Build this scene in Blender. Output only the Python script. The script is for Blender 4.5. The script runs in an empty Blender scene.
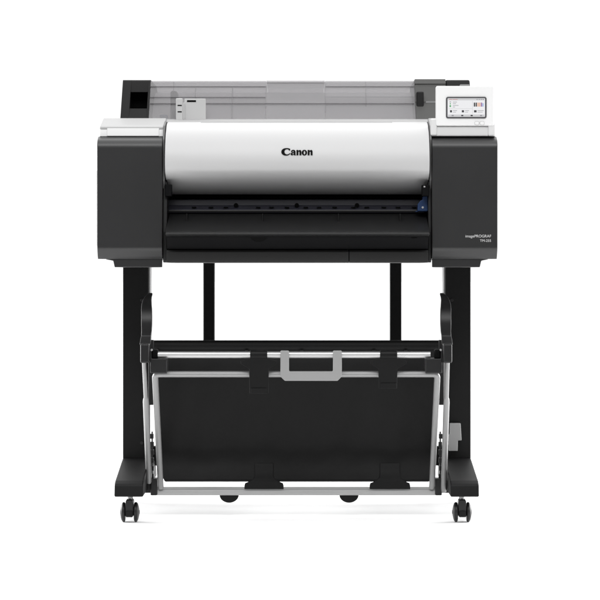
import bpy, bmesh, math, random
from mathutils import Vector, Matrix
random.seed(3)
sc = bpy.context.scene
COL = sc.collection

# ------------------------------------------------------------------ measures
S, D, YH = 0.00244, 6.0, 270.0          # metres per photo pixel at the printer's front, camera distance, eye line
H = 0.621                                # eye height above the floor
CX = 3 * S
def X(px, Y=0.0): return CX + (px - 300) * S * (D + Y) / D
def Z(py, Y=0.0): return H + (YH - py) * S * (D + Y) / D
def L(p, Y=0.0): return p * S * (D + Y) / D

# ------------------------------------------------------------------ materials
def srgb(r, g, b):
    f = lambda c: c / 12.92 if c <= 0.04045 else ((c + 0.055) / 1.055) ** 2.4
    return (f(r / 255), f(g / 255), f(b / 255), 1)

def mat(name, col, rough=0.5, metal=0.0, spec=0.5, grain=0.0, gscale=900.0, bump=0.0, vary=0.06):
    m = bpy.data.materials.new(name); m.use_nodes = True
    nt = m.node_tree; N = nt.nodes; b = N['Principled BSDF']
    b.inputs['Base Color'].default_value = col
    b.inputs['Roughness'].default_value = rough
    b.inputs['Metallic'].default_value = metal
    b.inputs['Specular IOR Level'].default_value = spec
    tc = N.new('ShaderNodeTexCoord')
    n2 = N.new('ShaderNodeTexNoise'); n2.inputs['Scale'].default_value = 7; n2.inputs['Detail'].default_value = 5
    nt.links.new(tc.outputs['Object'], n2.inputs['Vector'])
    mr = N.new('ShaderNodeMapRange')
    mr.inputs['To Min'].default_value = max(0.02, rough - vary); mr.inputs['To Max'].default_value = min(1, rough + vary)
    nt.links.new(n2.outputs['Fac'], mr.inputs['Value']); nt.links.new(mr.outputs['Result'], b.inputs['Roughness'])
    if bump:
        n1 = N.new('ShaderNodeTexNoise'); n1.inputs['Scale'].default_value = gscale; n1.inputs['Detail'].default_value = 3
        nt.links.new(tc.outputs['Object'], n1.inputs['Vector'])
        bp = N.new('ShaderNodeBump'); bp.inputs['Strength'].default_value = bump; bp.inputs['Distance'].default_value = 0.0006
        nt.links.new(n1.outputs['Fac'], bp.inputs['Height']); nt.links.new(bp.outputs['Normal'], b.inputs['Normal'])
    return m

M = {}
M['charcoal'] = mat('charcoal_plastic', (0.0185, 0.0185, 0.019, 1), 0.36, spec=0.45, bump=0.12)
M['black'] = mat('black_steel_paint', (0.0062, 0.0062, 0.0063, 1), 0.5, spec=0.15, bump=0.10)
M['gloss_black'] = mat('black_plastic', (0.0095, 0.0095, 0.0098, 1), 0.4, spec=0.3, bump=0.08)
M['deep_black'] = mat('matt_black', (0.0045, 0.0045, 0.005, 1), 0.7, spec=0.08)
M['rail_black'] = mat('blue_black_steel', (0.026, 0.026, 0.036, 1), 0.35, spec=0.4)
M['white'] = mat('white_plastic', (0.645, 0.645, 0.645, 1), 0.4, spec=0.4, bump=0.05)
M['offwhite'] = mat('light_grey_plastic', (0.46, 0.46, 0.46, 1), 0.4, spec=0.4, bump=0.05)
M['pearl'] = mat('pearl_cover_paint', (0.505, 0.505, 0.507, 1), 0.42, metal=0.0, spec=0.35, bump=0.03)
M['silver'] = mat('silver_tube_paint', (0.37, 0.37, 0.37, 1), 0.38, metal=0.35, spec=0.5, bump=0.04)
M['tube'] = mat('grey_tube_paint', (0.26, 0.26, 0.26, 1), 0.38, metal=0.35, spec=0.5, bump=0.04)
M['bright_silver'] = mat('polished_rod', (0.47, 0.47, 0.47, 1), 0.28, metal=0.5, spec=0.5)
M['grey'] = mat('mid_grey_plastic', (0.25, 0.25, 0.25, 1), 0.45, spec=0.4, bump=0.05)
M['seam'] = mat('seam_grey', (0.20, 0.20, 0.20, 1), 0.6, spec=0.2)
M['seam_dark'] = mat('bezel_grey', (0.07, 0.07, 0.075, 1), 0.4, spec=0.3)
M['grip'] = mat('charcoal_grip', (0.15, 0.15, 0.15, 1), 0.45, spec=0.4)
M['panel'] = mat('panel_white_plastic', (0.765, 0.765, 0.765, 1), 0.4, spec=0.4, bump=0.05)
M['trim'] = mat('trim_grey_plastic', (0.13, 0.13, 0.13, 1), 0.45, spec=0.3)
M['lid'] = mat('lid_grey_plastic', (0.34, 0.34, 0.34, 1), 0.45, spec=0.35, bump=.05)
M['drawer'] = mat('dark_drawer_plastic', (0.012, 0.012, 0.012, 1), 0.5, spec=0.22, bump=.08)
M['cap'] = mat('dark_cap_plastic', (0.0075, 0.0075, 0.0075, 1), 0.55, spec=0.12, bump=.08)
M['guide'] = mat('guide_grey_plastic', (0.55, 0.55, 0.55, 1), 0.45, spec=0.4)
M['blue'] = mat('blue_lever_plastic', srgb(36, 60, 100), 0.4, spec=0.4)
M['ink'] = mat('black_print', (0.003, 0.003, 0.003, 1), 0.6, spec=0.05)
M['pale_print'] = mat('pale_print', (0.55, 0.55, 0.55, 1), 0.5, spec=0.2)
M['holder'] = mat('smoked_grey_plastic', (0.040, 0.040, 0.038, 1), 0.4, spec=0.4)

def fabric_mat():
    m = mat('black_woven_cloth', (0.003, 0.003, 0.0031, 1), 0.48, spec=0.17)
    nt = m.node_tree; N = nt.nodes; b = N['Principled BSDF']
    tc = N.new('ShaderNodeTexCoord')
    w = N.new('ShaderNodeTexNoise'); w.inputs['Scale'].default_value = 5; w.inputs['Detail'].default_value = 2
    v = N.new('ShaderNodeTexWave'); v.inputs['Scale'].default_value = 350; v.wave_type = 'BANDS'
    v2 = N.new('ShaderNodeTexWave'); v2.inputs['Scale'].default_value = 350; v2.bands_direction = 'Z'
    a = N.new('ShaderNodeMath'); a.operation = 'ADD'
    for n in (w, v, v2): nt.links.new(tc.outputs['Object'], n.inputs['Vector'])
    nt.links.new(v.outputs['Fac'], a.inputs[0]); nt.links.new(v2.outputs['Fac'], a.inputs[1])
    b1 = N.new('ShaderNodeBump'); b1.inputs['Strength'].default_value = 0.12; b1.inputs['Distance'].default_value = 0.0004
    b2 = N.new('ShaderNodeBump'); b2.inputs['Strength'].default_value = 0.4; b2.inputs['Distance'].default_value = 0.012
    nt.links.new(a.outputs[0], b1.inputs['Height']); nt.links.new(w.outputs['Fac'], b2.inputs['Height'])
    nt.links.new(b2.outputs['Normal'], b1.inputs['Normal']); nt.links.new(b1.outputs['Normal'], b.inputs['Normal'])
    return m
M['fabric'] = fabric_mat()

def smoke_mat(name, tint, dens, col):
    m = bpy.data.materials.new(name); m.use_nodes = True
    nt = m.node_tree; N = nt.nodes; b = N['Principled BSDF']; out = N['Material Output']
    b.inputs['Base Color'].default_value = col; b.inputs['Roughness'].default_value = 0.3
    b.inputs['Specular IOR Level'].default_value = 0.4
    t = N.new('ShaderNodeBsdfTransparent'); t.inputs['Color'].default_value = tint
    mx = N.new('ShaderNodeMixShader'); mx.inputs[0].default_value = dens
    nt.links.new(t.outputs[0], mx.inputs[1]); nt.links.new(b.outputs[0], mx.inputs[2])
    nt.links.new(mx.outputs[0], out.inputs['Surface'])
    return m
M['smoke'] = smoke_mat('smoked_clear_plastic', (0.84, 0.833, 0.841, 1), 0.36, (0.35, 0.346, 0.352, 1))
M['inner'] = mat('inner_guide_plastic', (0.57, 0.565, 0.572, 1), 0.5, spec=0.3)

def screen_mat(name, col, e):
    m = bpy.data.materials.new(name); m.use_nodes = True
    b = m.node_tree.nodes['Principled BSDF']
    b.inputs['Base Color'].default_value = (.02, .02, .02, 1); b.inputs['Roughness'].default_value = 0.3; b.inputs['Specular IOR Level'].default_value = 0.2
    b.inputs['Emission Color'].default_value = col; b.inputs['Emission Strength'].default_value = e
    return m
SCR = {k: screen_mat('display_' + k, srgb(*c), 0.95) for k, c in dict(
    white=(240, 240, 242), grey=(205, 205, 207), mid=(150, 150, 155), dark=(60, 60, 64), red=(200, 150, 150), green=(70, 165, 95),
    black=(25, 25, 28), orange=(225, 170, 140), violet=(150, 110, 165), cyan=(160, 190, 225), gold=(225, 200, 120)).items()}

# ------------------------------------------------------------------ mesh helpers
def link(name, bm, m, parent=None, bevel=0.0, seg=3, angle=35, smooth=True):
    bmesh.ops.recalc_face_normals(bm, faces=bm.faces)
    me = bpy.data.meshes.new(name); bm.to_mesh(me); bm.free()
    for p in me.polygons: p.use_smooth = smooth
    if smooth: me.set_sharp_from_angle(angle=math.radians(angle))
    me.materials.append(m)
    o = bpy.data.objects.new(name, me); COL.objects.link(o)
    if parent: o.parent = parent
    if bevel:
        b = o.modifiers.new('Bevel', 'BEVEL'); b.width = bevel; b.segments = seg
        b.limit_method = 'ANGLE'; b.angle_limit = math.radians(30); b.harden_normals = True
    return o

def rnd(pts, r, n=6):
    """round the corners of a closed 2-D outline; r = one radius or one per corner"""
    out = []; N = len(pts)
    rs = r if isinstance(r, (list, tuple)) else [r] * N
    for i in range(N):
        p0, p, p1 = Vector(pts[i - 1]), Vector(pts[i]), Vector(pts[(i + 1) % N])
        a, b = (p0 - p), (p1 - p)
        if rs[i] <= 0 or a.length < 1e-9 or b.length < 1e-9: out.append(tuple(p)); continue
        ang = a.angle(b)
        if ang > math.pi - 0.02: out.append(tuple(p)); continue
        d = min(rs[i] / math.tan(ang / 2), a.length * .48, b.length * .48)
        rr = d * math.tan(ang / 2)
        an, bn = a.normalized(), b.normalized()
        c = p + (an + bn).normalized() * (rr / math.sin(ang / 2))
        v0, v1 = p + an * d - c, p + bn * d - c
        t = math.atan2(v0.x * v1.y - v0.y * v1.x, v0.dot(v1))
        for k in range(n + 1):
            q = t * k / n; cs, sn = math.cos(q), math.sin(q)
            out.append((c.x + v0.x * cs - v0.y * sn, c.y + v0.x * sn + v0.y * cs))
    return out

def prism(bm, pts, axis, a0, a1, taper=None):
    """closed 2-D outline swept along one axis. 'x': pts are (y,z); 'y': pts are (x,z); 'z': pts are (x,y)"""
    def mk(p, a):
        return (a, p[0], p[1]) if axis == 'x' else (p[0], a, p[1]) if axis == 'y' else (p[0], p[1], a)
    v0 = [bm.verts.new(mk(p, a0)) for p in pts]
    q = [taper(p) for p in pts] if taper else pts
    v1 = [bm.verts.new(mk(p, a1)) for p in q]
    n = len(pts)
    for i in range(n): bm.faces.new((v0[i], v0[(i + 1) % n], v1[(i + 1) % n], v1[i]))
    bm.faces.new(list(reversed(v0))); bm.faces.new(v1)

def box(bm, x0, x1, y0, y1, z0, z1):
    prism(bm, [(x0, z0), (x1, z0), (x1, z1), (x0, z1)], 'y', y0, y1)

def B(name, m, parent, *b, bevel=0.0015, **k):
    bm = bmesh.new(); box(bm, *b); return link(name, bm, m, parent, bevel, **k)

def tube(bm, pts, r, n=16, caps=True):
    """round tube along a polyline; r one radius or one per point"""
    pts = [Vector(p) for p in pts]; rs = r if isinstance(r, (list, tuple)) else [r] * len(pts)
    rings = []; up = None
    for i, p in enumerate(pts):
        if i == 0: t = pts[1] - p
        elif i == len(pts) - 1: t = p - pts[-2]
        else: t = (pts[i + 1] - p).normalized() + (p - pts[i - 1]).normalized()
        t.normalize()
        if up is None: up = Vector((0, 0, 1)) if abs(t.z) < .9 else Vector((0, 1, 0))
        s = t.cross(up).normalized(); u = s.cross(t).normalized(); up = u
        rings.append([bm.verts.new(p + (s * math.cos(2 * math.pi * k / n) + u * math.sin(2 * math.pi * k / n)) * rs[i]) for k in range(n)])
    for a, b in zip(rings, rings[1:]):
        for k in range(n): bm.faces.new((a[k], a[(k + 1) % n], b[(k + 1) % n], b[k]))
    if caps: bm.faces.new(list(reversed(rings[0]))); bm.faces.new(rings[-1])

def lathe_x(bm, prof, c, n=40):
    """(x offset, radius) profile turned round an axis parallel to x through c"""
    rings = []
    for dx, r in prof:
        if r < 1e-6: rings.append([bm.verts.new((c[0] + dx, c[1], c[2]))])
        else: rings.append([bm.verts.new((c[0] + dx, c[1] + r * math.cos(2 * math.pi * k / n), c[2] + r * math.sin(2 * math.pi * k / n))) for k in range(n)])
    for a, b in zip(rings, rings[1:]):
        for k in range(n):
            if len(a) == 1 and len(b) == 1: continue
            if len(a) == 1: bm.faces.new((a[0], b[(k + 1) % n], b[k]))
            elif len(b) == 1: bm.faces.new((a[k], a[(k + 1) % n], b[0]))
            else: bm.faces.new((a[k], a[(k + 1) % n], b[(k + 1) % n], b[k]))

def sheet(bm, prof, x0, x1, t, nx=1, wob=None, pinch=0.0):
    """a (y,z) polyline swept along x, with thickness t"""
    n = len(prof); P = [Vector(p) for p in prof]; nor = []
    for i in range(n):
        d = (P[min(i + 1, n - 1)] - P[max(i - 1, 0)]).normalized(); nor.append(Vector((-d.y, d.x)))
    F, Bk = [], []
    for j in range(nx + 1):
        f = j / nx; x = x0 + (x1 - x0) * f
        w = (lambda i: wob(f, i / (n - 1))) if wob else (lambda i: 0)
        xt = (lambda i: x - pinch * (2 * f - 1) * (i / (n - 1)) ** 6)
        F.append([bm.verts.new((xt(i), P[i].x + w(i), P[i].y)) for i in range(n)])
        Bk.append([bm.verts.new((xt(i), P[i].x + nor[i].x * t + w(i), P[i].y + nor[i].y * t)) for i in range(n)])
    for j in range(nx):
        for i in range(n - 1):
            bm.faces.new((F[j][i], F[j + 1][i], F[j + 1][i + 1], F[j][i + 1]))
            bm.faces.new((Bk[j][i], Bk[j][i + 1], Bk[j + 1][i + 1], Bk[j + 1][i]))
        for i in (0, n - 1): bm.faces.new((F[j][i], Bk[j][i], Bk[j + 1][i], F[j + 1][i]))
    for j in (0, nx):
        for i in range(n - 1): bm.faces.new((F[j][i], F[j][i + 1], Bk[j][i + 1], Bk[j][i]))

def smoothline(pts, sub=6):
    """Catmull-Rom through 2-D points"""
    P = [Vector(p) for p in pts]; out = []
    for i in range(len(P) - 1):
        p0, p1, p2, p3 = P[max(i - 1, 0)], P[i], P[i + 1], P[min(i + 2, len(P) - 1)]
        for k in range(sub):
            t = k / sub
            out.append(tuple(0.5 * (2 * p1 + (p2 - p0) * t + (2 * p0 - 5 * p1 + 4 * p2 - p3) * t * t + (3 * p1 - p0 - 3 * p2 + p3) * t ** 3)))
    out.append(tuple(P[-1])); return out

def thing(name, label, cat, loc, group=None):
    o = bpy.data.objects.new(name, None); COL.objects.link(o); o.location = loc; o.empty_display_size = .1
    o['label'] = label; o['category'] = cat
    if group: o['group'] = group
    return o
def settle(root):
    """parts were modelled in world space: keep them where they are under the root"""
    root_inv = Matrix.Translation(root.location).inverted()
    for o in root.children: o.matrix_parent_inverse = root_inv
def struct(o): o['kind'] = 'structure'; return o

def flat_curve(name, splines, m, parent, origin, scale, depth=0.0006, ry=0.0):
    """filled outlines (with holes) as one thin solid standing in the x-z plane; coordinates in letter units"""
    cu = bpy.data.curves.new(name, 'CURVE'); cu.dimensions = '2D'; cu.fill_mode = 'BOTH'; cu.extrude = depth
    for pts in splines:
        sp = cu.splines.new('POLY'); sp.points.add(len(pts) - 1); sp.use_cyclic_u = True
        for q, (x, y) in zip(sp.points, pts): q.co = (x * scale, y * scale, 0, 1)
    tmp = bpy.data.objects.new(name, cu); COL.objects.link(tmp)
    dg = bpy.context.evaluated_depsgraph_get()
    me = bpy.data.meshes.new_from_object(tmp.evaluated_get(dg)); bpy.data.objects.remove(tmp)
    me.transform(Matrix.Translation(origin) @ Matrix.Rotation(math.radians(90) + ry, 4, 'X'))
    me.materials.clear(); me.materials.append(m); me.name = name
    o = bpy.data.objects.new(name, me); COL.objects.link(o); o.parent = parent
    return o
def words(name, s, m, parent, origin, width, depth=0.0004, ry=0.0, align='RIGHT', xs=1.0, bold=0.0):
    cu = bpy.data.curves.new(name, 'FONT'); cu.body = s; cu.align_x = align; cu.size = 1; cu.extrude = 0; cu.offset = bold
    tmp = bpy.data.objects.new(name, cu); COL.objects.link(tmp)
    dg = bpy.context.evaluated_depsgraph_get(); dg.update()
    me = bpy.data.meshes.new_from_object(tmp.evaluated_get(dg)); bpy.data.objects.remove(tmp)
    xsv = [v.co.x for v in me.vertices]; w = max(xsv) - min(xsv); k = width / w
    me.transform(Matrix.Translation(origin) @ Matrix.Rotation(math.radians(90) + ry, 4, 'X') @ Matrix.Diagonal((k, k * xs, k, 1)))
    me.materials.clear(); me.materials.append(m)
    o = bpy.data.objects.new(name, me); COL.objects.link(o); o.parent = parent
    return o

# ================================================================== THE PRINTER
pr = thing('large_format_printer', 'white and charcoal wide roll printer with upright touchscreen, resting on the black stand', 'printer', (0, 0.3, Z(267, .1)))

# ---- charcoal side housings with their white lids
def side(x0, x1, px0, px1, left):
    bm = bmesh.new()
    prof = [(0.50, Z(137, .03)), (0.034, Z(136.6, .034)), (0.0, Z(141, 0)), (0.0, Z(249, 0)), (0.014, Z(256.5, .014)), (0.02, Z(259, .02)), (0.50, Z(258.6, .02))]
    prof = rnd(prof, [0.005, 0.012, 0.05, 0.02, 0.008, 0.002, 0.01], 8)
    prism(bm, prof, 'x', x0, x1)
    h = link('side_housing', bm, M['charcoal'], pr, 0.005, 4)
    bm = bmesh.new()
    zt, zb = Z(254, .022), Z(267.3, .022)
    if left: pts = [(X(104, .022), Z(257, .022)), (X(106, .022), Z(259.5, .022)), (X(113, .022), Z(260.8, .022)), (X(114.5, .022), zb), (x1 - .001, zb), (x1 - .001, zt), (X(104, .022), zt)]
    else: pts = [(X(490, .022), Z(257, .022)), (X(488, .022), Z(259.5, .022)), (X(481.5, .022), Z(260.8, .022)), (X(480, .022), zb), (x0 + .001, zb), (x0 + .001, zt), (X(490, .022), zt)]
    def back_in(p):
        if left and p[0] > x1 - .01: return (X(160.0, .48), p[1])
        if not left and p[0] < x0 + .01: return (X(434.6, .48), p[1])
        return p
    prism(bm, pts, 'y', .022, .48, back_in)
    link('plinth', bm, M['charcoal'], h, 0.002)
    # lid: pale sloping top with a white front lip
    bm = bmesh.new()
    lx0, lx1 = X(px0, .035), X(px1, .035)
    prof = [(0.040, Z(136.6, .04)), (0.040, Z(127, .04)), (0.056, Z(125.2, .056)), (0.15, Z(118.2, .15)), (0.50, Z(118, .15) - .004), (0.50, Z(136.6, .04))]
    prism(bm, rnd(prof, [0, .006, .01, .008, .02, 0], 6), 'x', lx0, lx1)
    lid = link('lid', bm, M['lid'], pr, 0.004, 4)
    bm = bmesh.new()
    prism(bm, rnd([(.0335, Z(136.5, .034)), (.0425, Z(126.9, .042)), (.060, Z(126.0, .045)), (.060, Z(136.5, .034))], [.001, .004, 0, 0], 5), 'x', lx0 + .001, lx1 - .001)
    lip = link('front_lip', bm, M['white'], lid, 0.003, 3)
    return h, lid
hl, lidl = side(X(97), X(162.3), 99.3, 164.2, True)
hr, lidr = side(X(432), X(497.7), 430.3, 495.5, False)
# shallow recess panel in the lip of the left lid
bm = bmesh.new(); prism(bm, [(.0318, Z(136, .033)), (.0390, Z(128.2, .039)), (.0425, Z(128.2, .039)), (.0425, Z(136, .033))], 'x', X(107, .035), X(159, .035)); link('lip_panel', bm, M['white'], lidl, .001)
B('side_grip', M['charcoal'], hl, X(96.7, .05), X(97.0) + .004, .05, .40, Z(246, .05), Z(170.5, .05), bevel=.0015)
# rating marks on the right housing
words('model_name', 'imagePROGRAF', M['pale_print'], hr, (X(491.2), -.0006, Z(237.4)), L(25.6), xs=1.0, bold=.0)
words('model_number', 'TM-255', M['pale_print'], hr, (X(491.2), -.0006, Z(241.8)), L(11.0), xs=1.0, bold=.0)

# ---- inner cheeks between the housings and the mouth
for a, b in ((162.6, 166.6), (428.6, 431.7)):
    bm = bmesh.new()
    prism(bm, rnd([(.03, Z(180)), (.012, Z(232)), (.02, Z(262.5)), (.42, Z(262.5)), (.42, Z(180))], .006), 'x', X(a), X(b))
    link('cheek', bm, M['gloss_black'], pr, .0015)
for a, b in ((162.7, 164.7), (429.7, 431.7)):
    bm = bmesh.new(); prism(bm, rnd([(.03, Z(190)), (.012, Z(180)), (.012, Z(139)), (.036, Z(125.5, .036)), (.10, Z(121, .1)), (.19, Z(121, .1)), (.19, Z(190))], .006), 'x', X(a, .012), X(b, .012))
    link('side_trim', bm, M['trim'], pr, .0015)
B('hinge_block', M['deep_black'], pr, X(164.6), X(171.2), .012, .05, Z(196), Z(184), bevel=.002)
hb = B('hinge_block', M['deep_black'], pr, X(422.4), X(429.6), .012, .05, Z(196), Z(184.4), bevel=.002)
bm = bmesh.new(); lathe_x(bm, [(-.002, 0), (-.002, .002), (.002, .002), (.002, 0)], (X(424.6), .011, Z(186.6)), 16); link('screw', bm, M['silver'], hb)

# ---- curved pearl front cover
cx0, cx1 = X(165.2), X(429.4)
cv = smoothline([(.118, Z(121.9, .118)), (.076, Z(123.6, .076)), (.046, Z(127.0, .046)), (.022, Z(133, .022)), (.004, Z(141, .004)), (-.008, Z(150, -.008)),
                 (-.013, Z(159, -.013)), (-.0105, Z(167, -.0105)), (-.003, Z(172.3, -.003)), (.014, Z(177.0, .014)), (.042, Z(181.6, .042)), (.076, Z(186.4, .076)), (.108, Z(191.2, .108)), (.128, Z(194.6, .128))], 8)
bm = bmesh.new(); sheet(bm, cv, cx0, cx1, .004)
cover = link('front_cover', bm, M['pearl'], pr, .003, 3)
bm = bmesh.new(); prism(bm, [(.20, Z(119.6, .20) - .004), (.10, Z(126, .1)), (.06, Z(150)), (.115, Z(176, .115)), (.135, Z(192.5, .13)), (.2, Z(192.5, .13))], 'x', cx0 + .003, cx1 - .003)
link('cover_core', bm, M['deep_black'], cover)
bm = bmesh.new(); prism(bm, rnd([(.1195, Z(125, .12)), (.1195, Z(121.3, .12)), (.195, Z(119.1, .195)), (.225, Z(119.1, .195)), (.225, Z(125, .12))], [0, .003, .004, 0, 0], 4), 'x', X(165.4, .16), X(429.2, .16))
link('rear_edge', bm, M['lid'], cover, .001)
B('grip_groove', M['guide'], cover, X(201, .1), X(392, .1), .0935, .102, Z(123.9, .1), Z(122.1, .1), bevel=.0004)

# maker's name: heavy serif letters, one unit = the x-height
def arc(cx, cy, rx, ry, a0, a1, n=18):
    return [(cx + rx * math.cos(math.radians(a0 + (a1 - a0) * k / n)), cy + ry * math.sin(math.radians(a0 + (a1 - a0) * k / n))) for k in range(n + 1)]
def glyph_n(x):
    return [(x, 0), (x + .38, 0), (x + .38, .62), (x + .48, .72), (x + .58, .68), (x + .60, .55), (x + .60, 0), (x + .98, 0), (x + .98, .68), (x + .93, .88), (x + .78, 1.0), (x + .60, .98), (x + .38, .82), (x + .38, 1.0), (x - .02, .98), (x - .02, .86), (x, .80)]
spl = []
spl.append([(1.36, 1.00), (1.22, .98), (1.08, 1.12)][:1] + [(1.24, .92), (1.12, 1.10), (1.00, 1.22), (.86, 1.22)] + arc(.88, .68, .40, .54, 95, 268, 16) + [(1.02, .17), (1.18, .28), (1.32, .40), (1.40, .34)] + [(1.28, .16), (1.06, .0), (.80, -.06)] + arc(.70, .66, .70, .72, 268, 98, 22) + [(.92, 1.40), (1.10, 1.36), (1.24, 1.28), (1.34, 1.30)])
xa = 1.42
spl.append([(xa + .06, .66), (xa + .36, .58), (xa + .40, .78), (xa + .52, .84), (xa + .60, .74), (xa + .60, .62), (xa + .22, .50), (xa + .02, .34), (xa + .00, .16), (xa + .12, .02), (xa + .34, -.02), (xa + .62, .14), (xa + .70, .0), (xa + 1.06, .0), (xa + .98, .16), (xa + .98, .70), (xa + .90, .90), (xa + .66, 1.02), (xa + .36, 1.0), (xa + .14, .88)])
spl.append([(xa + .60, .50), (xa + .60, .24), (xa + .46, .14), (xa + .38, .20), (xa + .38, .36)])
spl.append(glyph_n(2.60))
xo = 4.19
spl.append(arc(xo, .49, .55, .53, 0, 345, 23)); spl.append(arc(xo + .02, .49, .17, .36, 0, 345, 23))
spl.append(glyph_n(4.86))
spl = [[(x * 1.22, y) for x, y in q] if i == 0 else [(1.745 + (x - 1.42) * .926, y * 1.03) for x, y in q] for i, q in enumerate(spl)]
k = L(31.2) / 5.84
flat_curve('maker_name', spl, M['ink'], cover, (X(281.3, -.012), -.0128, Z(155.2, -.012)), k, .0006, math.radians(-16))

# ---- mouth: interior back, platen rail, blue lever
B('mouth_back', M['deep_black'], pr, X(166.8), X(428.4), .16, .20, Z(236), Z(190), bevel=0)
rail_bm = bmesh.new()
prism(rail_bm, rnd([(.158, Z(199.5, .10)), (.100, Z(199.5, .10)), (.098, Z(204)), (.085, Z(209)), (.085, Z(212.5)), (.158, Z(214))], .003), 'x', X(168.6, .1), X(424, .1))
rail = link('paper_rail', rail_bm, M['rail_black'], pr, .001)
B('rail_edge', M['holder'], rail, X(168.8, .08), X(418, .08), .0795, .0845, Z(211.4, .08), Z(210.2, .08), bevel=.0005)
for px in (236, 296.8, 357):
    bm = bmesh.new(); prism(bm, arc(X(px, .09), Z(205.2, .09), L(2.2), L(2.2), 0, 345, 23), 'y', .088, .099)
    link('pinch_roller', bm, M['ink'], rail, .0006)
for i in range(15):
    px = 193 + i * 15.6 + random.uniform(-2, 2)
    if min(abs(px - q) for q in (236, 296.8, 357)) < 6: continue
    B('rail_slot', M['ink'], rail, X(px, .09), X(px + 4.5, .09), .0835, .0862, Z(208.2, .09), Z(206.9, .09), bevel=0)
bm = bmesh.new()
prism(bm, rnd([(X(418.4), Z(210.6)), (X(418.6), Z(204)), (X(421.5), Z(200)), (X(424), Z(199.2)), (X(423), Z(196.6)), (X(428.4), Z(194.6)), (X(428.6), Z(210.6))], [.001, .006, .006, .003, .003, .003, .001]), 'y', .04, .075)
lev = link('release_lever', bm, M['blue'], pr, .003, 3)
bm = bmesh.new(); prism(bm, arc(X(423.5), Z(207), L(1.1), L(1.1), 0, 340, 17), 'y', .0385, .042); link('pivot', bm, M['offwhite'], lev)
B('lever_base', M['blue'], lev, X(416.5), X(428.4), .05, .07, Z(211.4), Z(210.5), bevel=.0006)

# ---- output guide and the drawer below it
tx0, tx1 = X(167.2), X(428.0)
bm = bmesh.new()
prof = [(.10, Z(212.6)), (.083, Z(213.2)), (-.060, Z(231.2, -.060)), (-.070, Z(233.0, -.070)), (-.070, Z(234.6, -.070)), (-.040, Z(236.2, -.04)), (.10, Z(236.2))]
prism(bm, rnd(prof, [0, .004, .01, .003, .003, .002, 0], 5), 'x', tx0, tx1)
tray = link('output_guide', bm, M['gloss_black'], pr, .001)
bm = bmesh.new()
prism(bm, rnd([(.10, Z(236)), (-.034, Z(235.9, -.034)), (-.031, Z(238, -.031)), (-.006, Z(249.2, -.006)), (.10, Z(249.2))], [0, .001, .006, .002, 0], 4), 'x', tx0 + .0005, tx1 - .0005)
link('guide_front', bm, M['deep_black'], tray, .0006)  # darker than the guide above: weaker floor reflection put into its colour
for px in (186, 262, 338, 400):
    B('guide_rib', M['gloss_black'], tray, X(px), X(px + 1.0), .02, .075, Z(226.2, .02), Z(213.8, .02), bevel=.0006)
bm = bmesh.new()
prof = [(-.0085, Z(250.0)), (-.012, Z(252)), (-.008, Z(261)), (.0, Z(262.6)), (.40, Z(262.6)), (.40, Z(250.0))]
prism(bm, rnd(prof, [.001, .003, .005, .004, 0, 0], 4), 'x', tx0 - .001, X(348.6))
link('drawer_front', bm, M['drawer'], pr, .0012)
bm = bmesh.new(); prism(bm, rnd(prof, [.001, .003, .005, .004, 0, 0], 4), 'x', X(349.3), tx1)
link('drawer_front', bm, M['drawer'], pr, .0012)
# finger notch, panel split and small catch in the guide's lower face
def tilt(px, py):                        # a point on the sloping lower face
    t = (py - 238) / 11.2; Y = -.031 + .025 * max(t, 0) - .0012; return (X(px, Y), Y, Z(py, Y))
def facepatch(name, outl, m, th=.001):
    bm = bmesh.new(); f = [bm.verts.new(tilt(*p)) for p in outl]
    b = [bm.verts.new(v.co + Vector((0, th * 3, 0))) for v in f]; n = len(f)
    bm.faces.new(f); bm.faces.new(list(reversed(b)))
    for i in range(n): bm.faces.new((f[i], b[i], b[(i + 1) % n], f[(i + 1) % n]))
    return link(name, bm, m, tray)
facepatch('finger_notch', [(250.2, 236.4)] + [(258.6 + 8.4 * math.cos(math.radians(a)), 236.4 + 5.6 * math.sin(math.radians(a))) for a in range(165, 14, -15)] + [(267, 236.4)], M['ink'])
facepatch('panel_split', [(348.7, 236.5), (349.2, 236.5), (349.2, 249), (348.7, 249)], M['ink'])
facepatch('catch', [(414 + 3.6 * math.cos(math.radians(a)), 237.2 + 1.1 * math.sin(math.radians(a))) for a in range(0, 360, 24)], M['ink'])
B('mouth_floor', M['deep_black'], pr, X(167), X(428.2), .101, .42, Z(249.6), Z(213), bevel=0)

# ---- chassis behind, between the housings
B('chassis', M['black'], pr, X(160), X(434), .16, .50, Z(259.5), Z(237), bevel=.002)
B('chassis_upper', M['black'], pr, X(165), X(429.5), .205, .50, Z(237) + .001, Z(126), bevel=.002)

# ---- roll cover at the back
Yc0, Yc1 = .20, .30
zc0, zc1 = Z(119.5, Yc0), Z(80, Yc1)
def on(py):                               # depth of the cover's sloping front at a photo height
    return Yc0 + (119.5 - py) / 39.5 * (Yc1 - Yc0)
back = [(.60, zc1 - .012), (.66, zc1 - .06), (.68, zc1 - .20), (.64, .93), (.23, .93), (.202, .99)]
full = rnd([(Yc0, zc0), (Yc1 - .006, zc1), (.56, zc1 + .002)] + back, [0, .014, .06, .06, .06, .05, .02, .01, .01], 6)
bm = bmesh.new()
prism(bm, full, 'x', X(120.2, .2), X(130.0, .25))
a0, a1 = (on(108), Z(108.5, on(108))), (on(92), Z(92, on(92)))
notch = rnd([(Yc0, zc0), a0, (a0[0] + .14, a0[1]), (a1[0] + .12, a1[1]), a1, (Yc1 - .006, zc1), (.56, zc1 + .002)] + back, [0, 0, 0, 0, 0, .014, .06, .06, .06, .05, .02, .01, .01], 6)
prism(bm, notch, 'x', X(130.0, .25), X(147.6, .25))
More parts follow.
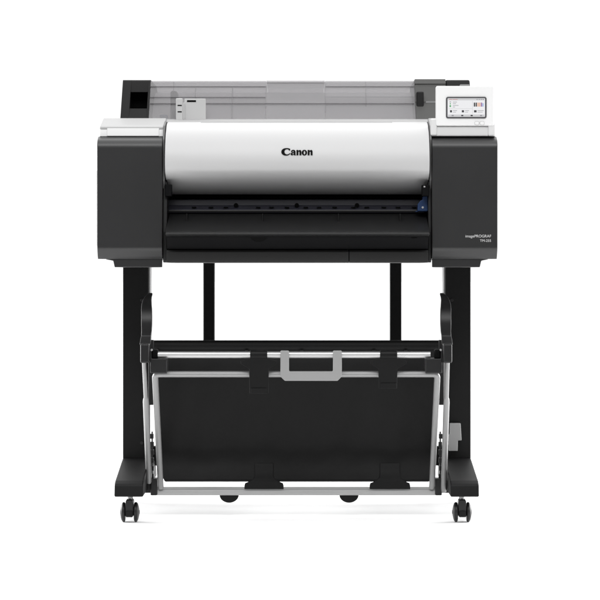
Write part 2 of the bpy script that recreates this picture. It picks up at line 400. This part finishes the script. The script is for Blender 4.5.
prism(bm, full, 'x', X(147.6, .25), X(149.6, .25))
cap = link('end_cap', bm, M['cap'], pr, 0)
B('cap_socket', M['ink'], cap, X(130.2, .3), X(147.4, .3), on(100) + .06, on(100) + .075, Z(108, .32), Z(92.4, .32), bevel=0)
bm = bmesh.new(); prism(bm, full, 'x', X(446.5, .25), X(469.6, .3)); link('end_cap', bm, M['cap'], pr, .004)

def cov(y0s):                             # (photo height, push forward in metres) stations of the front skin
    return [(on(p) - d, Z(p, on(p))) for p, d in y0s]
def cover_part(name, x0, x1, st, m, parent):
    f = cov(st); top = f[-1]
    prof = f + [(top[0] + .02, top[1] + .0035), (.56, zc1 - .002), (.605, zc1 - .02), (.65, zc1 - .07), (.668, zc1 - .2)]
    bm = bmesh.new(); sheet(bm, prof, x0, x1, -.003); return link(name, bm, m, parent, angle=25)
st_side = [(119.4, 0), (104.2, 0), (103.2, .0016), (98, .0016), (97.2, .0028), (87.2, .0028), (86.4, .0052), (81.6, .0052)]
st_mid = [(119.4, 0), (104.2, .001), (103.2, .0028), (98, .003), (97.2, .0042), (83.6, .0045), (82.6, .006), (81.4, .006)]
rc = cover_part('roll_cover', X(149.8, .25), X(265.8, .25), st_side, M['smoke'], pr)
cover_part('lift_panel', X(266.2, .25), X(325, .25), st_mid, M['smoke'], rc)
cover_part('right_panel', X(325.4, .25), X(415, .25), [(119.4, 0), (99.8, 0), (98.8, .0016), (97.2, .0016), (96.8, .0028), (87.2, .0028), (86.4, .0052), (81.6, .0052)], M['smoke'], rc)
for px, lo, hi in ((232.3, 118, 87), (266.0, 108, 86), (325.2, 112, 82), (366, 106, 82), (173, 92, 82), (195, 104, 87)):
    bm = bmesh.new()
    s_ = cov([(lo, .002), (hi, .0055)])
    prism(bm, [s_[0], s_[1], (s_[1][0] + .01, s_[1][1]), (s_[0][0] + .01, s_[0][1])], 'x', X(px - .3, .25), X(px + .3, .25))
    link('rib', bm, M['smoke'], rc)
for px0, px1, py in ((150, 265.5, 97.2), (150, 414, 103.4), (150, 265.5, 86.6), (326, 414, 86.6), (267, 324, 83.0)):
    Y = on(py)
    B('seam', M['smoke'], rc, X(px0, Y), X(px1, Y), Y - .0062, Y + .004, Z(py, Y) - .0005, Z(py, Y) + .0005, bevel=0)
# inside: pale inner guide, dark block put in for a shadow, and blue stop seen dimly through the smoked skin
bm = bmesh.new()
sheet(bm, [(.30, zc0 - .03), (.36, zc0 + .01), (.42, zc1 - .05), (.50, zc1 - .018), (.56, zc1 - .014)], X(150.2, .3), X(446, .3), -.004)
link('inner_guide', bm, M['inner'], rc)
B('inner_shade_block', M['holder'], rc, X(170.5, .3), X(177.5, .3), .29, .36, zc0, Z(91, .3), bevel=.006)  # dark box standing in for the shadow behind the skin
B('blue_stop', M['blue'], rc, X(160, .24), X(168, .24), .225, .25, zc0, Z(115, .24), bevel=.003)
# darker holder at the right end
bm = bmesh.new()
f = cov([(119.4, .004), (103, .006), (102, .010), (85.5, .013), (84, .018), (79.6, .018)])
prism(bm, f + [(.56, zc1), (.62, zc1 - .05), (.62, zc0 - .02)], 'x', X(415.2, .25), X(446.3, .25))
rh = link('roll_holder', bm, M['holder'], pr, .002)
B('holder_groove', M['drawer'], rh, X(416.6, .22), X(424, .22), on(104) - .0125, on(104) + .02, Z(120, .22), Z(91, .22), bevel=.004)
B('holder_band', M['grey'], rh, X(426, .22), X(440, .22), on(101) - .012, on(101) + .02, Z(102.6, .22), Z(100.8, .22), bevel=.001)
# paper guides standing on the rear edge
g1 = B('paper_guide', M['guide'], pr, X(176.3, .19), X(183, .19), .17, .198, Z(121, .19), Z(98.8, .19), bevel=.002)
for py in (105.4, 111.8): B('guide_mark', M['ink'], g1, X(177.6, .17), X(181.8, .17), .1692, .172, Z(py + .55, .17), Z(py - .55, .17), bevel=.0003)
B('guide_hook', M['guide'], g1, X(182.6, .18), X(184.6, .18), .178, .195, Z(120, .19), Z(103, .19), bevel=.001)
g2 = B('feed_plate', M['guide'], pr, X(184.4, .19), X(205.8, .19), .186, .196, Z(121, .19), Z(98.8, .19), bevel=.001)
B('plate_slot', M['ink'], g2, X(187, .186), X(196, .186), .1852, .188, Z(102, .186), Z(100.2, .186), bevel=.0003)

# ---- control panel: neck, screen housing, display, two keys
bm = bmesh.new()
prism(bm, rnd([(.018, Z(136.4, .03)), (.018, Z(127, .03)), (.06, Z(120.6, .06)), (.12, Z(120, .12)), (.12, Z(136.4, .05))], .003), 'x', X(430.4, .05), X(487.4, .05))
B('neck_cheek', M['white'], lidr, X(487.6, .03), X(495.2, .03), .0145, .14, Z(136.4, .03), Z(123.6, .03), bevel=.004)
B('neck_cheek', M['white'], lidr, X(429.8, .05), X(436.4, .05), .0145, .14, Z(136.4, .05), Z(119.2, .05), bevel=.004)
neck = link('panel_neck', bm, M['white'], lidr, .002)
cp_bm = bmesh.new()
px0, px1, pz0, pz1 = X(435.8, .02), X(493.6, .02), Z(126, .02), Z(86.2, .02)
prism(cp_bm, rnd([(px0, pz0), (px1, pz0), (px1, pz1), (px0, pz1)], .004), 'y', .012, .036)
cp = link('control_panel', cp_bm, M['panel'], pr, .0025, 3)
B('panel_tab', M['grey'], cp, X(459.8, .03), X(469.2, .03), .018, .034, pz1 - .002, Z(84.8, .03), bevel=.001)
def plate(name, x0, x1, y0, y1, Yf, Yb, m, parent, r, bevel=.0005):
    bm = bmesh.new(); a, b, c, d = X(x0, Yf), X(x1, Yf), Z(y1, Yf), Z(y0, Yf)
    prism(bm, rnd([(a, c), (b, c), (b, d), (a, d)], r), 'y', Yf, Yb); return link(name, bm, m, parent, bevel)
bz = plate('bezel', 446, 486.6, 96.8, 118.3, .0098, .0125, M['seam_dark'], cp, .005, .0008)
SM = bz
dp = plate('display', 447.6, 485.0, 98.3, 116.8, .0090, .0100, SCR['white'], cp, .0015, 0)
def pix(col, x0, x1, y0, y1, parent=dp, name='display_item'):
    a, b, c, d = X(x0, .009), X(x1, .009), Z(y1, .009), Z(y0, .009)
    return (a, b, c, d)
items = {}
def put(col, x0, x1, y0, y1, lvl=0):
    items.setdefault((col, lvl), []).append((x0, x1, y0, y1))
put('grey', 448, 484.6, 98.6, 100.3)                                     # title bar
for x, w in ((449, 3), (452.6, 5)): put('red', x, x + w, 99.2, 99.8, 1)
for x in (476.5, 478.6, 480.7, 482.6): put('mid', x, x + 1.2, 99.0, 99.9, 1)
put('grey', 448, 484.6, 114.6, 116.6)                                    # bottom bar
for x, c in ((451.6, 'mid'), (461.2, 'dark'), (470.6, 'black'), (480, 'mid')): put(c, x, x + 2.1, 114.9, 116.2, 1)
put('green', 449.6, 451.0, 105.2, 107.0); put('green', 449.8, 450.8, 103.2, 104.4); put('mid', 449.4, 451.2, 101.6, 102.3)
for y, x1 in ((101.8, 457), (103.4, 456), (105.2, 458.5), (106.8, 455)): put('mid', 452.8, x1, y, y + .5)
for x, c in ((473.8, 'black'), (475.6, 'black'), (477.4, 'orange'), (479.2, 'orange'), (480.9, 'violet'), (482.4, 'cyan')):
    put(c, x, x + 1.25, 102.6 + (.6 if c == 'cyan' else 0), 106.6)
put('grey', 448.6, 472.6, 108.6, 108.9); put('grey', 472.3, 472.6, 101, 114)
for x0, x1 in ((450, 452), (461.8, 464), (474, 476.6)): put('dark', x0, x1, 110.2, 112.4)
for x0, x1 in ((453, 457), (465, 469), (477.4, 483.6)):
    put('mid', x0, x1, 110.4, 110.9); put('mid', x0, x1 - 1, 111.9, 112.3)
for (c, lvl), rects in items.items():
    d = .0004 * (lvl + 1)
    for (x0, x1, y0, y1) in rects:
        B('screen_icon' if x1 - x0 < 3 else 'screen_bar', SCR[c], cp, X(x0, .009), X(x1, .009), .009 - d, .0092, Z(y1, .009), Z(y0, .009), bevel=0)
# words on the touch screen are too small in the photo to read; only bars and icons stand in their places
for px in (476.9, 482.1):
    r_ = plate('key_surround', px - 2.5, px + 2.5, 121.2, 126.0 - .9, .0112, .0125, M['guide'], cp, .004, .0003)
    plate('key', px - 2.0, px + 2.0, 121.6, 124.7, .0098, .0115, M['panel'], cp, .0035, .0006)

settle(pr)

# ================================================================== THE STAND
st = thing('printer_stand', 'black steel four-post stand on twin-wheel casters, carrying the printer', 'stand', (0, .3, 0))
zt = Z(267.3, .022) + .010
def post(px0, px1, left):
    Yp = .27
    x0, x1 = X(px0, Yp), X(px1, Yp)
    b = B('post', M['black'], st, x0, x1, Yp, Yp + .075, Z(458, Yp) - .03, zt, bevel=.003)
    xi = (x1 + .0003, x1 + .0045) if left else (x0 - .0045, x0 - .0003)
    B('side_sheen_strip', M['silver'], b, xi[0], xi[1], Yp + .004, Yp + .068, Z(345, Yp), zt - .001, bevel=.0008)  # pale strip added on the inner face, painting its bright reflection
    zs = [(458, .27)]
    for py in (300, 443):
        bm = bmesh.new(); c = X(px0 + 19 if left else px1 - 19, Yp)
        prism(bm, arc(c, Z(py, Yp), .0042, .0042, 0, 340, 17), 'y', Yp - .002, Yp + .002); link('bolt', bm, M['gloss_black'], b, .0008)
    # foot: sloped casting running front to back, flared a touch towards the toe
    bm = bmesh.new()
    prof = [(.020, Z(497, .02)), (.026, Z(484.5, .026)), (.045, Z(480.5, .045)), (.262, Z(458.5, .262)), (.352, Z(458.5, .262)), (.60, .105), (.62, .066)]
    prof = rnd(prof, [.003, .010, .02, .012, .012, .015, .004], 6)
    prism(bm, prof, 'x', x0, x1)
    out = x0 if left else x1
    for v in bm.verts:
        t = max(0, (.27 - v.co.y) / .25)
        if abs(v.co.x - out) < 1e-5: v.co.x += (-1 if left else 1) * .003 * t
        else: v.co.x += (1 if left else -1) * .002 * t
        if v.co.y > .45 and abs(v.co.x - out) < .01: v.co.x += (-1 if left else 1) * .02
    f = link('foot', bm, M['black'], st, .003, 3)
    return b
pl = post(122.8, 148.6, True); prr = post(445.3, 470.8, False)

def caster(px, Y):
    cx = X(px, Y); r = L(10.0, Y); zc = r
    bm = bmesh.new()
    zt_ = .067
    prism(bm, rnd([(cx - L(4.2), zc - L(3.0)), (cx - L(3), zc - L(4.6)), (cx + L(3), zc - L(4.6)), (cx + L(4.2), zc - L(3.0)), (cx + L(3.8), Z(500.6, .06)), (cx + L(2.9), Z(499, .06)), (cx - L(2.9), Z(499, .06)), (cx - L(3.8), Z(500.6, .06))], .002), 'y', Y - .020, Y + .016)
    fk = link('caster', bm, M['gloss_black'], st, .003)
    bm = bmesh.new(); tube(bm, [(cx, Y, Z(500, .06)), (cx, Y, zt_)], L(2.2), 20); link('stem', bm, M['silver'], fk)
    bm = bmesh.new(); prism(bm, rnd([(cx - L(3.4), zc + L(2)), (cx + L(3.4), zc + L(2)), (cx + L(3.6), zc - L(3.6)), (cx - L(3.6), zc - L(3.6))], .003), 'y', Y - .025, Y - .019)
    link('hood', bm, M['black'], fk, .002)
    for s in (-1, 1):
        bm = bmesh.new()
        w = [(L(4.4), 0), (L(4.4), r * .80), (L(4.7), r * .93), (L(5.6), r), (L(7.0), r * .985), (L(8.1), r * .84), (L(8.9), r * .62), (L(9.5), r * .34), (L(9.7), 0)]
        lathe_x(bm, [(s * a, b) for a, b in w], (cx, Y, zc), 48)
        wh = link('wheel', bm, M['gloss_black'], fk, angle=50)
        bm = bmesh.new(); lathe_x(bm, [(s * L(9.55), 0), (s * L(9.55), r * .22), (s * L(9.9), r * .18), (s * L(9.9), 0)], (cx, Y, zc), 24)
        link('hub_cap', bm, M['black'], fk)
for px in (129.8, 462.0): caster(px, .06)
for px in (131.0, 461.0):
    bm = bmesh.new(); c = X(px, .56); tube(bm, [(c, .56, 0), (c, .56, .004), (c, .56, .010), (c, .56, .012), (c, .56, .068)], [.0085, .009, .008, .005, .005], 20); link('levelling_foot', bm, M['black'], st)
# rear posts and the beam that ties the feet together
for a, b in ((203.2, 214.6), (390.0, 401.6)):
    bm = bmesh.new(); box(bm, X(a, .57), X(b, .57), .57, .60, .10, Z(259.6, .2) - .0)
    for v in bm.verts:
        if v.co.z < .2: v.co.x += (-.002 if a < 300 else .002) * 0
    link('rear_post', bm, M['black'], st, .003)
B('rear_beam', M['black'], st, X(140, .57), X(453, .57), .571, .599, .098, .15, bevel=.003)
B('rear_head_beam', M['black'], st, X(160, .5), X(434, .5), .501, .60, Z(259.6, .2) - .0, Z(252, .2), bevel=.003)
# grey stepped holder clipped to the right post
bm = bmesh.new(); Yk = .252
prism(bm, rnd([(X(p, Yk), Z(q, Yk)) for p, q in ((449.0, 451), (457.6, 451), (457.9, 440.6), (461.6, 440.4), (460.6, 423.3), (450.2, 423.3), (449.8, 434.5), (448.8, 435))], .0015), 'y', Yk, .2698)
link('cable_clip', bm, M['grey'], prr, .002)
settle(st)

# ================================================================== THE CATCH BASKET
bk = thing('paper_catch_basket', 'black cloth catch basket on silver tube frame, hung between the stand posts', 'paper basket', (0, .2, 0))
YT, YL, YB = -.035, -.02, .205             # upper rod, lower rod, bottom bar
r1, r2 = L(3.2, YT), L(3.1, YL)
zu, zl, zb = Z(354.9, YT), Z(374.2, YL), Z(491.2, YB)
bm = bmesh.new(); tube(bm, [(X(157.5, YT), YT, zu), (X(430.5, YT), YT, zu)], r1, 48)
ur = link('upper_rod', bm, M['bright_silver'], bk, .001)
bm = bmesh.new()
def bend(a, b, c, r, n=6):
    """points replacing corner b of a-b-c by an arc of about radius r"""
    a, b, c = Vector(a), Vector(b), Vector(c); u, v = (a - b).normalized() * r, (c - b).normalized() * r
    return [(b + u) * (1 - t) ** 2 + b * 2 * t * (1 - t) + (b + v) * t * t for t in [k / n for k in range(n + 1)]]
pA, pB, pC, pD = (X(161.0, YB), YB - .012, Z(487, YB)), (X(155.0, YL), YL, zl), (X(437.4, YL), YL, zl), (X(431.6, YB), YB - .012, Z(487, YB))
tube(bm, [pA] + bend(pA, pB, pC, .012) + bend(pB, pC, pD, .012) + [pD], r2, 40)
fr = link('frame', bm, M['tube'], bk)
bm = bmesh.new(); prism(bm, rnd([(YB - .012, zb - L(4)), (YB + .004, zb - L(4)), (YB + .016, zb + L(1)), (YB + .016, zb + L(4.2)), (YB + .002, zb + L(4.2)), (YB - .012, zb + L(1.2))], .004), 'x', X(157, YB), X(435.4, YB))
bar = link('bottom_bar', bm, M['silver'], bk, .001)
for px in (229.2, 349.0):
    bm = bmesh.new(); cx, cz = X(px, YB), zb - L(3.8)
    w = L(9.6, YB); h = L(7.8, YB)
    prism(bm, [(cx + w * math.cos(math.radians(a)), cz + h * math.sin(math.radians(a)) * (1 if abs(math.sin(math.radians(a))) < .99 else 1)) for a in range(180, 361, 10)] + [(cx + w, cz + .004), (cx - w, cz + .004)], 'y', YB - .006, YB + .02)
    link('rubber_foot', bm, M['black'], bar, .004, 3)
# telescoping outer arms
def armline(top, bot, yt, yb): return (X(top[0], yt), yt, Z(top[1], yt)), (X(bot[0], yb), yb, Z(bot[1], yb))
for t_, m_, b_ in (((144.0, 361), (145.8, 398.5), (149.0, 482)), ((447.6, 361), (446.6, 398.5), (443.6, 491))):
    y0, y1, y2 = -.055, .02, .19
    a = Vector((X(t_[0], y0), y0, Z(t_[1], y0))); m = Vector((X(m_[0], y1), y1, Z(m_[1], y1))); b = Vector((X(b_[0], y2), y2, Z(b_[1], y2)))
    bm = bmesh.new(); tube(bm, [a, m], L(2.1), 18); am = link('arm', bm, M['tube'], bk, .0008)
    bm = bmesh.new(); d = (b - m).normalized(); tube(bm, [m - d * .003, m + d * .004, m + d * .012, b], [L(2.2), L(2.9), L(3.1), L(3.0)], 20); link('outer_tube', bm, M['tube'], am)
# black side fittings: corner block, curved stop lever, hinge plate, bottom bracket
def ribbon(st_, name, m, parent, th=.022):
    bm = bmesh.new(); rows = []
    for (py, xl, xr, Y) in st_:
        z = Z(py, Y); rows.append([bm.verts.new(p) for p in ((X(xl, Y), Y, z), (X(xr, Y), Y, z), (X(xr, Y), Y + th, z), (X(xl, Y), Y + th, z))])
    for a, b in zip(rows, rows[1:]):
        for k in range(4): bm.faces.new((a[k], a[(k + 1) % 4], b[(k + 1) % 4], b[k]))
    bm.faces.new(rows[0]); bm.faces.new(list(reversed(rows[-1])))
    return link(name, bm, m, parent, .0015, 2, angle=50)
prof_lever = [(293.0, 148.6, 152.2, .140), (294.6, 147.2, 152.3, .128), (297, 144.6, 151.6, .110), (300, 142.8, 151.2, .085), (304, 141.6, 151.4, .055), (309, 141.2, 151.8, .032), (316, 141.2, 152.0, .018),
              (324, 141.2, 152.0, .012), (331, 141.4, 151.6, .014), (336, 141.2, 150.8, .012), (339, 140.4, 150.6, .004), (343.5, 139.8, 150.4, -.010), (345, 139.8, 150.2, -.010)]
for left in (True, False):
    mir = (lambda a: a) if left else (lambda a: 592.4 - a)
    s_ = [(p, min(mir(a), mir(b)), max(mir(a), mir(b)), Y) for p, a, b, Y in prof_lever]
    lv = ribbon(s_, 'stop_lever', M['gloss_black'], bk)
    def fit(name, a, b, y0, y1, p0, p1, m=M['gloss_black'], bevel=.002, par=None):
        Y = y0; xs = sorted((mir(a), mir(b))); return B(name, m, par or bk, X(xs[0], Y), X(xs[1], Y), y0, y1, Z(p1, Y), Z(p0, Y), bevel=bevel)
    fit('arm_socket', 140.2, 149.0, -.068, -.02, 344, 363, bevel=.004)
    fit('hinge_plate', 148.6, 153.4, .085, .105, 340, 405, bevel=.001)
    cb = fit('corner_block', 150.2, 166.8, -.052, .02, 358.6, 373.2, bevel=.0025)
    fit('rod_end', 151.6, 157.8, -.045, .0, 349.6, 359, M['ink'], .004, cb)
    bm = bmesh.new(); xs = X(mir(151.6), -.05); prism(bm, arc(xs, Z(350, -.05), .0026, .0026, 0, 340, 17), 'y', -.049, -.044); link('screw', bm, M['silver'], cb)
    br = fit('bottom_bracket', 150.4, 157.2, .185, .225, 478.5, 495.6, bevel=.003)
    fit('foot_tie', 143.0, 151.0, .20, .24, 481, 493, bevel=.002, par=br)
    bm = bmesh.new()
    for py in (434, 442, 450, 458, 466, 474):
        q = random.uniform(-.3, .3); xs = sorted((mir(150.2 + q), mir(153.6 + q))); box(bm, X(xs[0], .2), X(xs[1], .2), .20, .215, Z(py + 4.8, .2), Z(py, .2))
    xs = sorted((mir(151.0), mir(152.4))); box(bm, X(xs[0], .2), X(xs[1], .2), .216, .224, Z(480, .2), Z(432, .2))
    link('ratchet_strip', bm, M['gloss_black'], br, .0008)

# rear tube and the cloth that hangs from it
YR = .19
bm = bmesh.new(); rr = L(5.8, YR); tube(bm, [(X(151, YR), YR, Z(346, YR)), (X(441.6, YR), YR, Z(346, YR))], rr, 28)
rt = link('rear_tube', bm, M['black'], bk, .002)
for px in (156, 245, 300, 372, 404):
    B('tube_clip', M['gloss_black'], rt, X(px, YR), X(px + 3.2, YR), YR - rr - .003, YR - rr * .5, Z(352, YR), Z(349.6, YR), bevel=.0008)
cl = smoothline([(YR - rr * .8, Z(350, YR)), (.188, Z(360, .188)), (.194, Z(380, .194)), (.203, Z(405, .203)), (.211, Z(425, .211)), (.218, Z(440, .218)), (.2195, Z(451, .2195)), (.2135, Z(462, .2135)), (.2025, Z(472, .2025)), (.1890, Z(481.2, .189))], 5)
bm = bmesh.new()
def wob(f, g):
    e = math.sin(math.pi * g)
    return e * (.0022 * math.sin(f * 19 + 1.3) * math.sin(g * 4) + .0016 * math.sin(f * 47 + g * 5) + .003 * (abs(2 * f - 1) ** 6))
sheet(bm, cl, X(157.8, .19), X(436.6, .19), .0018, 90, wob, .018)
cloth = link('cloth', bm, M['fabric'], bk, angle=60)
bm = bmesh.new(); tube(bm, [(X(165.6, .19), .1895, Z(480.7, .19)), (X(428.4, .19), .1895, Z(480.7, .19))], .0026, 10); link('hem', bm, M['fabric'], cloth)

# cloth tabs that loop over the rods, top and bottom
def tab(outline, Y0, Y1, th=.0022):
    """flat cloth tab following a photo outline, leaning from Y0 (top) to Y1 (bottom)"""
    py0, py1 = min(p[1] for p in outline), max(p[1] for p in outline)
    bm = bmesh.new(); f, b = [], []
    for px, py in outline:
        Y = Y0 + (Y1 - Y0) * (py - py0) / (py1 - py0)
        f.append(bm.verts.new((X(px, Y), Y, Z(py, Y)))); b.append(bm.verts.new((X(px, Y), Y + th, Z(py, Y))))
    n = len(f); bm.faces.new(f); bm.faces.new(list(reversed(b)))
    for i in range(n): bm.faces.new((f[i], b[i], b[(i + 1) % n], f[(i + 1) % n]))
    return bm
for x0, x1, bx0, bx1, yb in ((250.2, 267.2, 249.2, 268.8, 393.6), (380.0, 397.0, 378.4, 397.4, 388.6)):
    c = (x0 + x1) / 2
    bm = tab([(x0, 358.4), (x1, 358.4), (x1 + 9.6, 361.2), (x1 + 9.4, 363.8), (bx1, 368.8), (bx1 - .4, yb), (bx0 + .4, yb), (bx0, 368.8), (x0 - 9.4, 363.8), (x0 - 9.6, 361.2)], -.043, -.034)
    t = link('upper_tab', bm, M['fabric'], bk, .0008)
    bm = bmesh.new(); lathe_x(bm, [(0, 0), (0, r1 + .0035), (L(x1 - x0), r1 + .0035), (L(x1 - x0), 0)], (X(x0, YT), YT, zu), 28); link('rod_loop', bm, M['fabric'], t, .0015)
    bm = tab([(x0 + .8, yb - 5.4), (x1 - .8, yb - 5.4), (x1 - .6, yb - .2), (x0 + .6, yb - .2)], -.0378, -.0362); link('stitched_hem', bm, M['fabric'], t, .0005)
for x0, x1 in ((254.8, 273.2), (380.0, 399.8)):
    st_ = []
    for py in (463, 466, 469, 472, 475, 477.5, 479.5):
        Yc = min(cl, key=lambda q: abs(q[1] - Z(py, q[0])) + (0 if q[0] > .15 else 1))
        e = max(0, py - 477) * .9; st_.append((py, x0 - e, x1 + e, Yc[0] - .006))
    st_ += [(481.4, x0 - 5.5, x1 + 5.5, .1815), (483.2, x0 - 9.8, x1 + 9.8, .183), (485.5, x0 - 10.4, x1 + 10.4, .186), (489.2, x0 - 10.4, x1 + 10.4, .1895)]
    ribbon(st_, 'lower_tab', M['fabric'], bk, .0022)

# grey handle bridging the two rods
bm = bmesh.new()
outl = [(280.4, 350.8), (289.0, 350.8), (289.0, 370.8), (290.2, 371.6), (331.6, 371.6), (333.0, 370.8), (333.0, 350.8), (341.8, 350.8), (341.8, 376.6), (337.6, 380.9), (284.8, 380.9), (280.4, 376.6)]
Yh = -.052
prism(bm, rnd([(X(a, Yh), Z(b, Yh)) for a, b in outl], [.002, .002, .003, .002, .002, .003, .002, .002, .004, .004, .004, .004], 4), 'y', Yh, Yh + .011)
hd = link('handle', bm, M['grey'], bk, .0025, 3)
for a, b in ((281, 288.4), (333.6, 341.2)):
    bm = bmesh.new(); lathe_x(bm, [(0, 0), (0, r1 + .003), (L(b - a), r1 + .003), (L(b - a), 0)], (X(a, YT), YT, zu), 28); link('clamp', bm, M['grey'], hd, .001)
settle(bk)

# ================================================================== SETTING, CAMERA, LIGHT
fm = mat('white_paper_sweep', (0.93, 0.93, 0.93, 1), 0.9, spec=0.05)
bm = bmesh.new(); vs = [bm.verts.new(p) for p in ((-40, -1.45, 0), (40, -1.45, 0), (40, 120, 0), (-40, 120, 0))]; bm.faces.new(vs)
fl = struct(link('floor', bm, fm, smooth=False))

w = bpy.data.worlds.new('World'); sc.world = w; w.use_nodes = True
nt = w.node_tree; N = nt.nodes; bg = N['Background']
tc = N.new('ShaderNodeTexCoord'); sx = N.new('ShaderNodeSeparateXYZ'); nt.links.new(tc.outputs['Generated'], sx.inputs[0])
def ramp(sock, a, b, lo, hi):
    r = N.new('ShaderNodeMapRange'); r.interpolation_type = 'SMOOTHSTEP'
    for k, v in (('From Min', a), ('From Max', b), ('To Min', lo), ('To Max', hi)): r.inputs[k].default_value = v
    nt.links.new(sock, r.inputs['Value']); return r.outputs[0]
def add(a, b):
    m = N.new('ShaderNodeMath'); m.operation = 'ADD'; nt.links.new(a, m.inputs[0]); nt.links.new(b, m.inputs[1]); return m.outputs[0]
def mul(a, b):
    m = N.new('ShaderNodeMath'); m.operation = 'MULTIPLY'; nt.links.new(a, m.inputs[0]); nt.links.new(b, m.inputs[1]); return m.outputs[0]
WF, WB, WZ = 0.24, 0.95, 1.9
back_ = ramp(sx.outputs['Y'], -.1, .75, 0, WB)
zen = ramp(sx.outputs['Z'], .25, .9, 0, WZ)
low = ramp(sx.outputs['Z'], -.45, -.05, .12, 1)
basev = N.new('ShaderNodeValue'); basev.outputs[0].default_value = WF
tot = mul(add(add(basev.outputs[0], back_), zen), low)
nt.links.new(tot, bg.inputs['Strength']); bg.inputs['Color'].default_value = (1, 1, 1, 1)

def area(name, loc, target, sx_, sy_, power):
    l = bpy.data.lights.new(name, 'AREA'); l.shape = 'RECTANGLE'; l.size = sx_; l.size_y = sy_; l.energy = power
    o = bpy.data.objects.new(name, l); COL.objects.link(o); o.location = loc
    o.rotation_euler = (Vector(target) - Vector(loc)).to_track_quat('-Z', 'Y').to_euler(); return o
area('softbox', (0, -2.3, 2.9), (0, .1, .6), 2.8, 1.0, 46)
for s in (-1, 1): area('floor_fill', (s * 1.9, .9, .6), (s * .1, .1, 0), 1.4, .9, 52)  # unseen fill lights, added to wash out the shadow under the printer

cam = bpy.data.cameras.new('Camera'); co = bpy.data.objects.new('Camera', cam); COL.objects.link(co)
co.location = (CX, -D, H); co.rotation_euler = (math.radians(90), 0, 0)
cam.sensor_width = 36; cam.lens = 36 * D / (600 * S); cam.shift_y = -(300 - YH) / 600
cam.clip_end = 500
sc.camera = co
sc.view_settings.view_transform = 'Standard'; sc.view_settings.look = 'None'
sc.view_settings.exposure = 0; sc.view_settings.gamma = 1
sc.cycles.max_bounces = 8; sc.cycles.transparent_max_bounces = 12
